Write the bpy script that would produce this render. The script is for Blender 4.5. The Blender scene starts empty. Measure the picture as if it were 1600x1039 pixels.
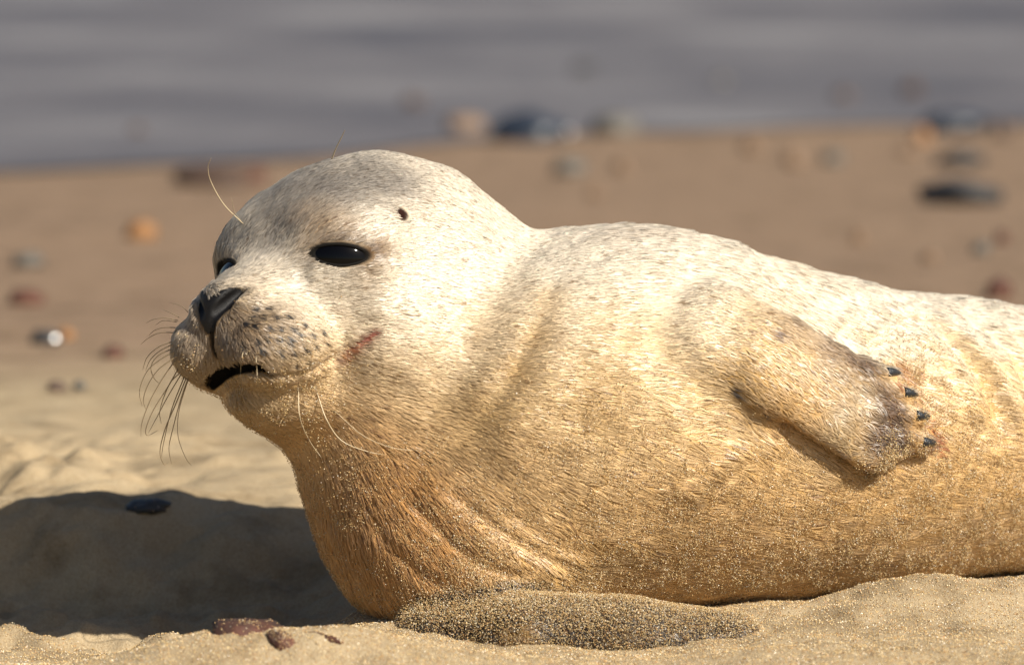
import bpy, math, random
import numpy as np
from mathutils import Matrix, Vector

rng = np.random.default_rng(7)
random.seed(7)
scene = bpy.context.scene
COL = scene.collection

# ------------------------------------------------------------------ camera, sky, sun, exposure
CAM = np.array([0.0, -4.2, 0.6])
FPX = 8000.0                      # focal length in photograph pixels (1600 wide): a 180 mm lens on 36 mm
PITCH = math.atan(760.0 / FPX)    # looking slightly down, the horizon is above the frame
cam_d = bpy.data.cameras.new('camera')
cam_d.sensor_width = 36.0
cam_d.lens = FPX / 1600.0 * 36.0
cam_d.clip_start = 0.05
cam_d.clip_end = 2000.0
cam_d.dof.use_dof = True
cam_d.dof.focus_distance = 4.0
cam_d.dof.aperture_fstop = 5.4
cam = bpy.data.objects.new('camera', cam_d)
COL.objects.link(cam)
cam.location = CAM
cam.rotation_euler = (math.pi / 2 - PITCH, 0, 0)
scene.camera = cam

SUN_EL = math.radians(39)
SUN_AZ = math.radians(44)         # from camera right, this far round towards the camera
SUN_DIR = np.array([math.cos(SUN_EL) * math.cos(SUN_AZ), -math.cos(SUN_EL) * math.sin(SUN_AZ), math.sin(SUN_EL)])
world = bpy.data.worlds.new('World')
scene.world = world
world.use_nodes = True
wn = world.node_tree
bg = wn.nodes['Background']
sky = wn.nodes.new('ShaderNodeTexSky')
sky.sky_type = 'NISHITA'
sky.sun_disc = False
sky.sun_elevation = SUN_EL
sky.sun_rotation = math.atan2(SUN_DIR[0], SUN_DIR[1])
sky.air_density = 1.0
sky.dust_density = 1.5
wn.links.new(sky.outputs['Color'], bg.inputs['Color'])
bg.inputs['Strength'].default_value = 0.05
sun_d = bpy.data.lights.new('sun', 'SUN')
sun_d.energy = 5.0
sun_d.angle = math.radians(0.53)
sun_d.color = (1.0, 0.93, 0.81)
sun = bpy.data.objects.new('sun', sun_d)
COL.objects.link(sun)
sun.rotation_euler = Vector(SUN_DIR).to_track_quat('Z', 'Y').to_euler()
scene.view_settings.view_transform = 'Standard'
scene.view_settings.look = 'None'
scene.view_settings.gamma = 1.0
scene.view_settings.use_curve_mapping = False
scene.view_settings.exposure = 0.62
scene.cycles.max_bounces = 10
scene.cycles.diffuse_bounces = 4
scene.cycles.use_denoising = True

# ------------------------------------------------------------------ small maths helpers
cF = np.array([0, math.cos(PITCH), -math.sin(PITCH)])
cU = np.array([0, math.sin(PITCH), math.cos(PITCH)])
cX = np.array([1.0, 0, 0])

def ray(px, py):
    d = cF + (px - 800.0) / FPX * cX - (py - 519.5) / FPX * cU
    return d / np.linalg.norm(d)

def P(px, py, Y):
    """the point of the place at depth Y (metres behind the seal's middle) on a line of sight"""
    d = ray(px, py)
    return CAM + d * (Y - CAM[1]) / d[1]

def ground_at(px, py, z=0.0):
    d = ray(px, py)
    return CAM + d * (z - CAM[2]) / d[2]

def to_px(p):
    r = p - CAM
    w = r @ cF
    return 800 + FPX * (r @ cX) / w, 519.5 - FPX * (r @ cU) / w

def unit(v):
    v = np.asarray(v, float)
    return v / np.maximum(np.linalg.norm(v, axis=-1, keepdims=True), 1e-12)

def sstep(a, b, x):
    t = np.clip((x - a) / (b - a), 0, 1)
    return t * t * (3 - 2 * t)

def _hash(i, j, k, seed):
    h = (i.astype(np.int64) * 374761393 + j.astype(np.int64) * 668265263 + k.astype(np.int64) * 2147483647 + seed * 144665) & 0x7fffffff
    h = ((h ^ (h >> 13)) * 1274126177) & 0x7fffffff
    h = ((h ^ (h >> 16)) * 1103515245 + 12345) & 0x7fffffff
    return ((h >> 7) & 0xffff) / 65535.0

def noise3(p, seed=0):
    """value noise 0..1"""
    f = np.floor(p)
    t = p - f
    t = t * t * (3 - 2 * t)
    i, j, k = f[..., 0], f[..., 1], f[..., 2]
    out = 0
    for a in (0, 1):
        wa = t[..., 0] if a else 1 - t[..., 0]
        for b in (0, 1):
            wb = t[..., 1] if b else 1 - t[..., 1]
            for c in (0, 1):
                wc = t[..., 2] if c else 1 - t[..., 2]
                out = out + wa * wb * wc * _hash(i + a, j + b, k + c, seed)
    return out

def fbm(p, octaves=4, seed=0):
    s, a, tot = 0, 1.0, 0
    for o in range(octaves):
        s = s + a * noise3(p * 2.0 ** o + o * 17.3, seed + o)
        tot += a
        a *= 0.5
    return s / tot

def mesh_obj(name, verts, faces, mat=None, parent=None, smooth=True, uniform=None):
    me = bpy.data.meshes.new(name)
    verts = np.asarray(verts, np.float32)
    if isinstance(faces, np.ndarray):
        n, k = faces.shape
        me.vertices.add(len(verts))
        me.vertices.foreach_set('co', verts.ravel())
        me.loops.add(n * k)
        me.loops.foreach_set('vertex_index', faces.astype(np.int32).ravel())
        me.polygons.add(n)
        me.polygons.foreach_set('loop_start', np.arange(0, n * k, k, dtype=np.int32))
        me.update(calc_edges=True)
    else:
        me.from_pydata([tuple(map(float, v)) for v in verts], [], faces)
    me.polygons.foreach_set('use_smooth', np.full(len(me.polygons), smooth))
    if mat is not None:
        me.materials.append(mat)
    o = bpy.data.objects.new(name, me)
    COL.objects.link(o)
    if parent is not None:
        o.parent = parent
        o.matrix_parent_inverse = parent.matrix_world.inverted() if parent.matrix_world else Matrix()
    return o

def vcol(o, cols, name='tint'):
    a = o.data.attributes.new(name, 'FLOAT_COLOR', 'POINT')
    c = np.ones((len(cols), 4), np.float32)
    c[:, :3] = cols
    a.data.foreach_set('color', c.ravel())

def tag(o, label=None, cat=None, group=None, kind=None):
    if label: o['label'] = label
    if cat: o['category'] = cat
    if group: o['group'] = group
    if kind: o['kind'] = kind
    return o

class Nodes:
    def __init__(self, name):
        self.m = bpy.data.materials.new(name)
        self.m.use_nodes = True
        self.t = self.m.node_tree
        self.b = self.t.nodes['Principled BSDF']
        self.out = self.t.nodes['Material Output']
    def n(self, typ, **kw):
        x = self.t.nodes.new(typ)
        for k, v in kw.items():
            if k.startswith('_'):
                setattr(x, k[1:], v)
            else:
                key = int(k[1:]) if k[0] == 'i' and k[1:].isdigit() else k.replace('__', ' ')
                x.inputs[key].default_value = v
        return x
    def l(self, a, b):
        self.t.links.new(a, b)
    def noise(self, scale, detail=4, rough=0.55, vec=None):
        x = self.n('ShaderNodeTexNoise', Scale=scale, Detail=detail, Roughness=rough)
        if vec is not None:
            self.l(vec, x.inputs['Vector'])
        return x
    def ramp(self, fac, stops):
        x = self.n('ShaderNodeValToRGB')
        e = x.color_ramp.elements
        while len(e) < len(stops):
            e.new(0.5)
        for el, (p, c) in zip(e, stops):
            el.position = p
            el.color = (*c, 1) if len(c) == 3 else c
        self.l(fac, x.inputs['Fac'])
        return x
    def mix(self, fac, a, b, blend='MIX'):
        x = self.n('ShaderNodeMix', _data_type='RGBA', _blend_type=blend)
        for s, v in ((0, fac), (6, a), (7, b)):
            if isinstance(v, bpy.types.NodeSocket):
                self.l(v, x.inputs[s])
            else:
                x.inputs[s].default_value = v if s == 0 else ((*v, 1) if len(v) == 3 else v)
        return x.outputs[2]
    def obj(self):
        return self.n('ShaderNodeTexCoord').outputs['Object']
    def geo(self):
        return self.n('ShaderNodeNewGeometry').outputs['Position']
    def bump(self, h, strength=0.5, dist=0.01, prev=None):
        x = self.n('ShaderNodeBump', Strength=strength, Distance=dist)
        self.l(h, x.inputs['Height'])
        if prev is not None:
            self.l(prev, x.inputs['Normal'])
        return x.outputs['Normal']

# ------------------------------------------------------------------ seal: signed distance field
HEAD_YAW = math.radians(50)       # turned this far from pure profile towards the camera
HEAD_C = P(596, 452, -0.13)
_f = np.array([-math.cos(HEAD_YAW), -math.sin(HEAD_YAW), 0])
_s = np.array([math.sin(HEAD_YAW), -math.cos(HEAD_YAW), 0])
_u = np.array([0, 0, 1.0])
def _rot(v, ax, ang):
    ax = unit(ax)
    return v * math.cos(ang) + np.cross(ax, v) * math.sin(ang) + ax * (ax @ v) * (1 - math.cos(ang))
for ax, ang in ((_s, -math.radians(4)), (_f, math.radians(7))):
    _f, _s, _u = _rot(_f, ax, ang), _rot(_s, ax, ang), _rot(_u, ax, ang)
HR = np.stack([_f, _s, _u])       # rows: forward, near side, up

def H(f, s, u):
    return HEAD_C + f * HR[0] + s * HR[1] + u * HR[2]

def frame(n, up):
    """rows: a (horizontal), b (up-ish), n"""
    n = unit(n)
    b = unit(up - n * (up @ n))
    a = np.cross(b, n)
    return np.stack([a, b, n])

def ell(c, r, R=None):
    c = np.asarray(c, np.float32); r = np.asarray(r, np.float32)
    R = None if R is None else np.asarray(R, np.float32)
    def d(p):
        q = p - c
        if R is not None:
            q = q @ R.T
        k0 = np.linalg.norm(q / r, axis=-1)
        k1 = np.linalg.norm(q / (r * r), axis=-1)
        return k0 * (k0 - 1.0) / np.maximum(k1, 1e-9)
    ext = max(r)
    return d, c - ext, c + ext

def cone(a, ra, b, rb, sq=None):
    """round cone; sq = (axis, factor) flattens it along an axis"""
    a = np.asarray(a, np.float32); b = np.asarray(b, np.float32)
    ab = b - a
    L2 = ab @ ab
    if sq is not None:
        sq = (np.asarray(sq[0], np.float32), np.float32(sq[1]))
    def d(p):
        h = np.clip((p - a) @ ab / L2, 0, 1)
        q = p - a - h[..., None] * ab
        if sq is not None:
            ax, k = sq
            q = q + (q @ ax)[..., None] * ax * (k - 1.0)
        return (np.linalg.norm(q, axis=-1) - (ra + (rb - ra) * h)) / (1.0 if sq is None else max(1.0, sq[1] * 0.6))
    e = max(ra, rb)
    return d, np.minimum(a, b) - e, np.maximum(a, b) + e

PRIMS = []                        # (dist fn, lo, hi, k, op)
def add(prim, k, op='+'):
    d, lo, hi = prim
    PRIMS.append((d, lo - k * 1.5 - 0.004, hi + k * 1.5 + 0.004, k, op))

def sdf(p, prims=None, grid=None):
    p = np.asarray(p, np.float32)
    out = np.full(p.shape[:-1], 0.5, np.float32)
    for d, lo, hi, k, op in (PRIMS if prims is None else prims):
        m = np.all((p >= lo) & (p <= hi), axis=-1)
        if not m.any():
            continue
        v = d(p[m])
        o = out[m]
        if op == '-':
            v = -v
            h = np.clip(0.5 - 0.5 * (o - v) / k, 0, 1)      # smooth max
            out[m] = o + (v - o) * h + k * h * (1 - h)
        else:
            h = np.clip(0.5 + 0.5 * (o - v) / k, 0, 1)
            out[m] = o + (v - o) * h - k * h * (1 - h)
    return out

TET = np.array([(1, 1, 1), (1, -1, -1), (-1, 1, -1), (-1, -1, 1)], float)
def grad(p, fn, e=0.0012, value=False):
    g = np.zeros(p.shape)
    m = 0
    for t in TET:
        w = fn(p + t * e)
        g += w[..., None] * t
        m = m + w / 4
    g /= 4 * e
    return (g, m) if value else g

def hit(px, py, t0=3.5, t1=4.8):
    """where the line of sight through a photo pixel meets the seal"""
    d = ray(px, py)
    ts = np.arange(t0, t1, 0.008)
    v = sdf(CAM + ts[:, None] * d)
    w = np.nonzero(v < 0)[0]
    if len(w) == 0:
        i = int(np.argmin(v)); return CAM + ts[i] * d
    a, b = ts[w[0] - 1], ts[w[0]]
    for _ in range(3):
        ts = np.linspace(a, b, 9)
        v = sdf(CAM + ts[:, None] * d)
        i = max(1, int(np.argmax(v < 0)))
        a, b = ts[i - 1], ts[i]
    return CAM + (a + b) / 2 * d
def catmull(pts, n):
    pts = np.asarray(pts, float)
    e = np.concatenate([[2 * pts[0] - pts[1]], pts, [2 * pts[-1] - pts[-2]]])
    out = []
    for i in range(len(pts) - 1):
        p0, p1, p2, p3 = e[i:i + 4]
        for t in np.arange(n) / n:
            out.append(0.5 * (2 * p1 + (p2 - p0) * t + (2 * p0 - 5 * p1 + 4 * p2 - p3) * t * t + (3 * p1 - p0 - 3 * p2 + p3) * t ** 3))
    out.append(pts[-1])
    return np.array(out)

def tube(nodes, n=4):
    """one smooth tube through (centre, radius) nodes"""
    c = catmull([np.append(a, r) for a, r in nodes], n).astype(np.float32)
    A, B = c[:-1], c[1:]
    def d(p):
        best = np.full(p.shape[:-1], 9.0, np.float32)
        for a, b in zip(A, B):
            ab = b[:3] - a[:3]
            L2 = ab @ ab
            q = p - a[:3]
            slope = (a[3] - b[3]) / L2
            h = (q @ ab) / L2
            # shift along the axis so that the tapered surface is met square on
            perp = np.sqrt(np.maximum((q * q).sum(-1) - h * h * L2, 0))
            h = np.clip(h - perp * slope * 1.0, 0, 1)
            e = q - h[..., None] * ab
            best = np.minimum(best, np.sqrt((e * e).sum(-1)) - (a[3] + (b[3] - a[3]) * h))
        return best
    m = c[:, 3].max()
    return d, c[:, :3].min(0) - m, c[:, :3].max(0) + m

def seal_trunk():
    add(tube([(P(735, 775, -0.160), .112), (P(840, 715, -0.132), .137), (P(965, 656, -0.105), .157), (P(1150, 675, -0.075), .144),
              (P(1350, 687, -0.03), .125), (P(1573, 685, 0.04), .110), (P(1850, 745, 0.11), .082), (P(2120, 800, 0.18), .042)]), .05)
    add(tube([(P(810, 650, -0.138), .122), (P(712, 582, -0.13), .109), (H(-.02, 0, -.015), .103)], 4), .05)
    add(tube([(P(564, 640, -0.19), .060), (P(604, 740, -0.195), .062), (P(657, 840, -0.205), .063), (P(750, 915, -0.22), .060)], 4), .05)
    for dy in (-.05, .05):
        add(cone(P(2120, 800, 0.18), .032, P(2350, 830, 0.20 + dy * 1.6), .040, (np.array([0, 0, 1.0]), 2.6)), .02)

def seal_head():
    add(ell(H(0, 0, .004), (.118, .100, .104), HR), .03)
    add(ell(H(.055, .004, .018), (.085, .080, .074), HR), .03)
    for s in (-1, 1):
        add(ell(H(.088 if s > 0 else .092, .044 if s > 0 else -.033, .026 if s > 0 else .022), (.044, .039, .040), HR), .025)       # brow and orbit
        add(ell(H(.045, s * .050, -.045), (.075, .056, .060), HR), .03)       # cheek
    add(ell(H(.125, 0, -.026), (.074, .050, .047), HR), .03)                  # bridge of the muzzle
    for s in (-1, 1):
        add(ell(H(.150, s * .027, -.046), (.053, .037, .034), HR), .010)      # whisker pads
    add(ell(H(.180, 0, -.015), (.018, .028, .019), HR), .012)                 # nose
    add(ell(H(.108, 0, -.086), (.062, .040, .023), HR), .014)                 # lower jaw
    add(ell(H(.060, 0, -.080), (.080, .062, .040), HR), .03)

def seal_details():
    """features set on the finished form"""
    F = {}
    # eyes
    c = hit(530, 397)
    n = unit(grad(c[None], sdf)[0])
    loc = HR @ (c - HEAD_C); nl = HR @ n
    fe = hit(347, 421)
    fn = unit(grad(fe[None], sdf, .006)[0])
    for key, ce, ne in (('near', c, n), ('far', fe, fn)):
        R = frame(ne, HR.T @ np.array([-.15, 0, 1.0]))
        F['eye_' + key] = (ce, R)
        add(ell(ce + ne * .002, (.0222, .0075, .012), R), .003, '-')
        add(cone(ce + R[0] * .026 - R[1] * .001, .0014, ce - R[0] * .026 + R[1] * .001, .0014), .003, '-')
    # mouth
    pts = [(324, 604, .0030), (335, 590, .0042), (350, 579, .0046), (372, 573, .0048), (394, 575, .0042), (412, 583, .0026), (440, 587, .0022), (480, 582, .0021), (520, 562, .0023), (560, 538, .0024), (584, 520, .002)]
    hp = [(hit(x, y), r) for x, y, r in pts]
    F['mouth'] = hp
    for (a, ra), (b, rb) in zip(hp, hp[1:]):
        add(cone(a, ra, b, rb), .003, '-')
    for dp in (.005, .010):
        for (a, ra), (b, rb) in zip(hp[:6], hp[1:6]):
            o = np.array([.35, .94, 0]) * dp
            add(cone(a + o, ra * .95, b + o, rb * .95), .003, '-')
    hp = [hit(x, y) for x, y in ((332, 500), (331, 520), (333, 540), (339, 556))]
    F['philtrum'] = hp
    for a, b in zip(hp, hp[1:]):
        add(cone(a, .0016, b, .0016), .003, '-')
    # nostrils
    F['nostril'] = []
    for s in (-1, 1):
        a0, b0 = H(.1855, s * .0200, -.004), H(.2005, s * .0080, -.019)
        F['nostril'].append((a0, b0))
        add(cone(a0, .0042, b0, .0036), .005, '-')
    # ear hole
    e = hit(627, 334); ne = unit(grad(e[None], sdf)[0])
    F['ear'] = e
    add(cone(e + cU * .004 - cX * .001, .0038, e - cU * .004 + cX * .001, .0034), .003, '-')
    return F

def seal_flippers():
    F = {}
    pts = [(1130, 520, .036), (1205, 570, .039), (1280, 614, .039), (1350, 661, .0375)]
    hp = []
    for i, (x, y, r) in enumerate(pts):
        h = hit(x, y); n = unit(grad(h[None], sdf, .01)[0])
        hp.append((h + n * (-.004, .005, .008, .008)[i], n, r))
    F['arm'] = hp
    # fingers first measured on the bare flank
    tips = []
    for (x, y), (bx, by) in zip(((1379, 592), (1406, 622), (1424, 654), (1434, 691)), ((1335, 592), (1345, 612), (1355, 645), (1360, 680))):
        h = hit(x, y); n = unit(grad(h[None], sdf, .01)[0]); b = hit(bx, by)
        tips.append((b + n * .010, h + n * .007, n))
    for i, ((a, na, ra), (b, nb, rb)) in enumerate(zip(hp, hp[1:])):
        add(cone(a, ra, b, rb, (unit(na + nb), (2.3, 2.9, 3.3)[i])), (.022, .008, .005)[i])
    for b, t, n in tips:
        add(cone(b, .015, t, .0075, (n, 1.35)), .005)
    F['tips'] = tips
    # the other fore flipper, lying on the sand under the chest
    z = np.array([0, 0, 1.0])
    g = [(P(690, 985, -0.262), .034), (P(820, 983, -0.290), .036), (P(980, 988, -0.298), .035), (P(1130, 1000, -0.300), .030)]
    F['low'] = g
    for (a, ra), (b, rb) in zip(g, g[1:]):
        add(cone(a, ra, b, rb, (z, 1.45)), .010)
    return F

def polyline_dist(v, pts):
    pts = np.asarray(pts)
    best = np.full(len(v), 9.0)
    lo, hi = pts.min(0) - .06, pts.max(0) + .06
    m = np.nonzero(np.all((v > lo) & (v < hi), 1))[0]
    w = v[m]; bb = np.full(len(m), 9.0); tt = np.zeros(len(m))
    n = len(pts) - 1
    for i in range(n):
        ab = pts[i + 1] - pts[i]
        h = np.clip((w - pts[i]) @ ab / (ab @ ab), 0, 1)
        d = np.linalg.norm(w - pts[i] - h[:, None] * ab, axis=1)
        k = d < bb
        bb[k] = d[k]; tt[k] = ((i + h) / n)[k]
    best[m] = bb
    t = np.zeros(len(v)); t[m] = tt
    return best, t

FOLDS = [  # points in the picture, depth, half width
    ([(836, 395), (826, 445), (800, 505), (765, 570), (710, 640)], .0020, .013),
    ([(858, 425), (850, 465), (826, 525), (790, 590), (735, 655), (680, 705)], -.0020, .009),
    ([(972, 470), (945, 540), (918, 620), (890, 700)], -.0015, .022),
    ([(880, 480), (850, 560), (810, 650), (760, 730)], .0022, .016),
    ([(1170, 690), (1110, 735), (1060, 790)], .0030, .010),
    ([(622, 765), (690, 832), (750, 880), (830, 905)], -.0036, .005),
    ([(640, 745), (720, 805), (800, 860), (870, 900)], +.0012, .007),
    ([(690, 760), (770, 820), (850, 868), (900, 890)], -.0028, .0045),
    ([(570, 800), (640, 880), (720, 925)], -.0020, .006),
    ([(760, 780), (840, 835), (910, 865)], -.0018, .005),
    ([(1330, 462), (1420, 505), (1490, 580), (1530, 680)], .0040, .009),
    ([(1385, 468), (1465, 520), (1530, 590), (1565, 690)], -.0045, .008),
    ([(1420, 470), (1500, 525), (1560, 600), (1590, 690)], .0045, .008),
    ([(1480, 472), (1550, 525), (1600, 590), (1630, 680)], -.0045, .008),
    ([(1530, 474), (1590, 520), (1640, 590)], .0045, .008),
    ([(1300, 500), (1370, 560)], -.0030, .012),
    ([(470, 432), (520, 440), (570, 432)], .0015, .010),
    ([(590, 400), (588, 450), (580, 505)], .0025, .014),
]
def stretched(lo, hi, flo, fhi, fine, coarse):
    """grid lines close together between flo and fhi, wider apart beyond"""
    a, x = [flo], flo
    while x < fhi:
        x += fine; a.append(x)
    h = fine
    while x < hi:
        h = min(coarse, h * 1.06); x += h; a.append(x)
    x, h = flo, fine
    while x > lo:
        h = min(coarse, h * 1.06); x -= h; a.insert(0, x)
    return np.array(a)

def surface_net(ax):
    n = np.array([len(a) for a in ax])
    vals = np.full(tuple(n), 0.5, np.float32)
    for d, plo, phi, k, op in PRIMS:
        sl = tuple(slice(max(0, int(np.searchsorted(ax[i], plo[i]))), int(np.searchsorted(ax[i], phi[i]))) for i in range(3))
        if any(s.stop <= s.start for s in sl):
            continue
        g = np.stack(np.meshgrid(ax[0][sl[0]], ax[1][sl[1]], ax[2][sl[2]], indexing='ij'), -1).astype(np.float32)
        v = d(g); o = vals[sl]
        if op == '-':
            v = -v
            t = np.clip(0.5 - 0.5 * (o - v) / k, 0, 1)
            vals[sl] = o + (v - o) * t + k * t * (1 - t)
        else:
            t = np.clip(0.5 + 0.5 * (o - v) / k, 0, 1)
            vals[sl] = o + (v - o) * t - k * t * (1 - t)
    ins = vals < 0
    cnt = np.zeros(tuple(n - 1), np.int32)
    for a in (0, 1):
        for b in (0, 1):
            for c in (0, 1):
                cnt += ins[a:n[0]-1+a, b:n[1]-1+b, c:n[2]-1+c]
    cells = np.argwhere((cnt > 0) & (cnt < 8))
    idx = np.full(tuple(n - 1), -1, np.int64)
    idx[cells[:, 0], cells[:, 1], cells[:, 2]] = np.arange(len(cells))
    verts = np.stack([(ax[i][cells[:, i]] + ax[i][cells[:, i] + 1]) / 2 for i in range(3)], 1)
    quads = []
    for axis in range(3):
        s0 = [slice(None)] * 3; s1 = [slice(None)] * 3
        s0[axis] = slice(0, -1); s1[axis] = slice(1, None)
        A, B = ins[tuple(s0)], ins[tuple(s1)]
        e = np.argwhere(A != B)
        o1, o2 = [(1, 2), (2, 0), (0, 1)][axis]
        ok = (e[:, o1] > 0) & (e[:, o2] > 0) & (e[:, o1] < n[o1] - 1) & (e[:, o2] < n[o2] - 1)
        e = e[ok]
        flip = B[e[:, 0], e[:, 1], e[:, 2]]
        q = []
        for da, db in ((-1, -1), (0, -1), (0, 0), (-1, 0)):
            c = e.copy(); c[:, o1] += da; c[:, o2] += db
            q.append(idx[c[:, 0], c[:, 1], c[:, 2]])
        q = np.stack(q, 1)
        q[flip] = q[flip][:, ::-1]
        quads.append(q)
    return verts, np.concatenate(quads)

def relax_project(v, it=3):
    for _ in range(it):
        g, d = grad(v, sdf, value=True)
        v = v - np.clip(d, -.006, .006)[:, None] * g / np.maximum((g * g).sum(1, keepdims=True), .15)
    return v

def subdivide(v, q):
    e = np.stack([q, np.roll(q, -1, 1)], -1).reshape(-1, 2)
    e.sort(axis=1)
    key = e[:, 0] * (len(v) + 1) + e[:, 1]
    uk, inv = np.unique(key, return_inverse=True)
    ea, eb = uk // (len(v) + 1), uk % (len(v) + 1)
    em = (v[ea] + v[eb]) / 2
    fm = v[q].mean(1)
    nv = np.concatenate([v, em, fm])
    ei = (inv + len(v)).reshape(-1, 4)
    fi = np.arange(len(q)) + len(v) + len(em)
    out = []
    for k in range(4):
        out.append(np.stack([q[:, k], ei[:, k], fi, ei[:, (k - 1) % 4]], 1))
    return nv, np.concatenate(out)

def vnormals(v, q):
    fn = np.cross(v[q[:, 2]] - v[q[:, 0]], v[q[:, 3]] - v[q[:, 1]])
    n = np.zeros_like(v)
    for k in range(4):
        for c in range(3):
            n[:, c] += np.bincount(q[:, k], fn[:, c], len(v))
    return unit(n)
def build_seal_surface():
    seal_trunk()
    seal_head()
    F = seal_details()
    folds = [([hit(x, y) for x, y in catmull(np.array(p, float), 5)], d, w) for p, d, w in FOLDS]
    F.update(seal_flippers())
    v, q = surface_net([stretched(-.36, 1.0, -.265, -.12, .0030, .0065), stretched(-.42, .36, -.33, -.20, .0032, .0065),
                        stretched(-.09, .42, .17, .29, .0032, .0060)])
    v = relax_project(v, 2)
    v, q = subdivide(v, q)
    v = relax_project(v, 1)
    n = vnormals(v, q)
    # creases and rolls of the loose skin, not on the flipper
    arm = polyline_dist(v, [h[0] for h in F['arm']])[0]
    off = np.zeros(len(v))
    keep = sstep(.035, .06, arm)
    for pts, dep, w in folds:
        d, t = polyline_dist(v, pts)
        off += dep * np.exp(-(d / w) ** 2) * sstep(0, .15, t) * sstep(1, .85, t) * keep
    for b, t_, n_ in F['tips']:
        d, t = polyline_dist(v, [b - (t_ - b) * .5 + n_ * .006, b + n_ * .006, t_ + n_ * .004])
        off += .0022 * np.exp(-(d / .0055) ** 2) * sstep(0, .3, t)
    off += (fbm(v * 28, 3, 5) - .5) * .006
    v = v + n * off[:, None]
    return v, q, F
# ------------------------------------------------------------------ seal: build
def seal_colours(v, n, F):
    """the coat's own colours, one per point of the skin"""
    cream = np.array([.85, .595, .30]); pale = np.array([.87, .77, .63]); tan = np.array([.72, .425, .14])
    amber = np.array([.62, .30, .065])
    nz = fbm(v * 14, 3, 11)
    fine = fbm(v * 60, 3, 12)
    c = np.repeat(cream[None], len(v), 0)
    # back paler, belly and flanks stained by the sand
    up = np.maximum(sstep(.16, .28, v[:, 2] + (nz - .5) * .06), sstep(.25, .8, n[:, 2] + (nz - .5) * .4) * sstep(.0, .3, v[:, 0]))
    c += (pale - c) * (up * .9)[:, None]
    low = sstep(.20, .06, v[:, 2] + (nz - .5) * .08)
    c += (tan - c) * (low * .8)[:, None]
    def blob(px, py, r, col, k, soft=1.0):
        nonlocal c
        p = hit(px, py)
        d = np.linalg.norm(v - p, axis=1) / r
        w = k * np.exp(-d ** 2 * 1.2) * np.clip(.55 + (nz - .5) * 1.6 + .45 * (fine - .3), .1, 1.2)
        w = np.clip(w, 0, 1)
        c = c + (np.array(col) - c) * w[:, None]
    grey = (.17, .145, .125)
    for px, py, r in ((430, 300, .055), (500, 270, .05), (580, 268, .05), (390, 350, .045), (440, 350, .04), (345, 400, .02), (540, 300, .035), (600, 280, .025), (470, 305, .035), (420, 385, .02)):
        blob(px, py, r, grey, .9)
    brown = (.33, .21, .11)
    for px, py, r, k in ((505, 352, .018, 1.0), (560, 420, .016, 1.2), (476, 392, .014, 1.1), (592, 388, .014, 1.2), (470, 330, .016, .6), (582, 403, .014, 1.2), (540, 362, .014, 1.0),
                         (395, 445, .012, .6), (400, 500, .02, .5), (360, 520, .02, .6), (300, 520, .02, .7), (300, 560, .02, .6)):
        blob(px, py, r, brown, k)
    for px, py, r, k in ((395, 490, .026, 1.2), (430, 520, .026, .8), (360, 525, .026, 1.3), (345, 545, .022, 1.1), (400, 545, .024, 1.0), (460, 545, .02, .6)):
        blob(px, py, r, (.34, .23, .13), k * 1.25)
    for px, py, r in ((295, 510, .02), (285, 550, .022), (305, 585, .02), (315, 500, .014)):
        blob(px, py, r, (.25, .18, .12), 1.2)  # shade on the far whisker pad put into the coat colour
    for px, py, r, k in ((530, 373, .007, 1.3), (505, 380, .007, 1.2), (556, 378, .007, 1.2), (484, 411, .006, 1.3), (577, 391, .007, 1.4), (562, 412, .006, 1.1), (585, 400, .007, 1.0)):
        blob(px, py, r, (.13, .075, .04), k)  # dark brown lid rim with brow shading put into the colour
    blob(350, 590, .03, (.40, .25, .12), .6); blob(400, 625, .035, (.54, .38, .19), .8)
    for px, py, r in ((520, 720, .05), (540, 790, .05), (560, 850, .05), (600, 900, .05), (660, 860, .05), (620, 780, .05), (680, 920, .05)):
        blob(px, py, r, amber, .9)  # amber stain with the throat's warm shade put into the colour
    blob(450, 440, .025, (.74, .70, .64), .7); blob(520, 440, .02, (.74, .68, .58), .5)
    for px, py, r, k in ((852, 470, .016, .9), (832, 520, .018, .9), (800, 580, .018, .9), (750, 640, .018, .8), (960, 520, .035, .7), (930, 620, .035, .7), (730, 480, .012, .5), (740, 520, .012, .4)):
        blob(px, py, r, (.78, .49, .18), k)  # tan stain and warm groove shade of the folds, put into the colour
    for px, py, r in ((1000, 360, .03), (960, 365, .03)):
        blob(px, py, r, (.46, .38, .30), .6)
    # flipper
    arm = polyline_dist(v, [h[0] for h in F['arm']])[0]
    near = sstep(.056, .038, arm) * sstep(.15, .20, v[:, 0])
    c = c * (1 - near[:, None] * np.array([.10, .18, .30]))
    for px, py, r, col, k in ((1160, 615, .03, (0.616, 0.406, 0.168), .8), (1200, 650, .025, (0.504, 0.322, 0.140), .8), (1240, 500, .025, (0.476, 0.336, 0.196), .8), (1300, 545, .022, (0.308, 0.196, 0.126), .9),
                              (1350, 570, .015, (0.280, 0.182, 0.126), .9), (1290, 600, .03, (0.560, 0.434, 0.280), .7), (1340, 620, .028, (0.476, 0.350, 0.210), .7), (1390, 630, .018, (0.336, 0.210, 0.119), .9),
                              (1385, 670, .022, (0.224, 0.147, 0.091), 1.0), (1400, 700, .02, (0.224, 0.140, 0.084), .9), (1300, 690, .03, (0.644, 0.476, 0.266), .8), (1215, 520, .007, (0.420, 0.280, 0.210), .9),
                              (1145, 610, .0035, (0.050, 0.035, 0.030), 1.5), (1185, 646, .0035, (0.060, 0.040, 0.030), 1.5), (1310, 640, .012, (0.308, 0.238, 0.182), .6)):
        blob(px, py, r, col, k * 1.5)
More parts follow.
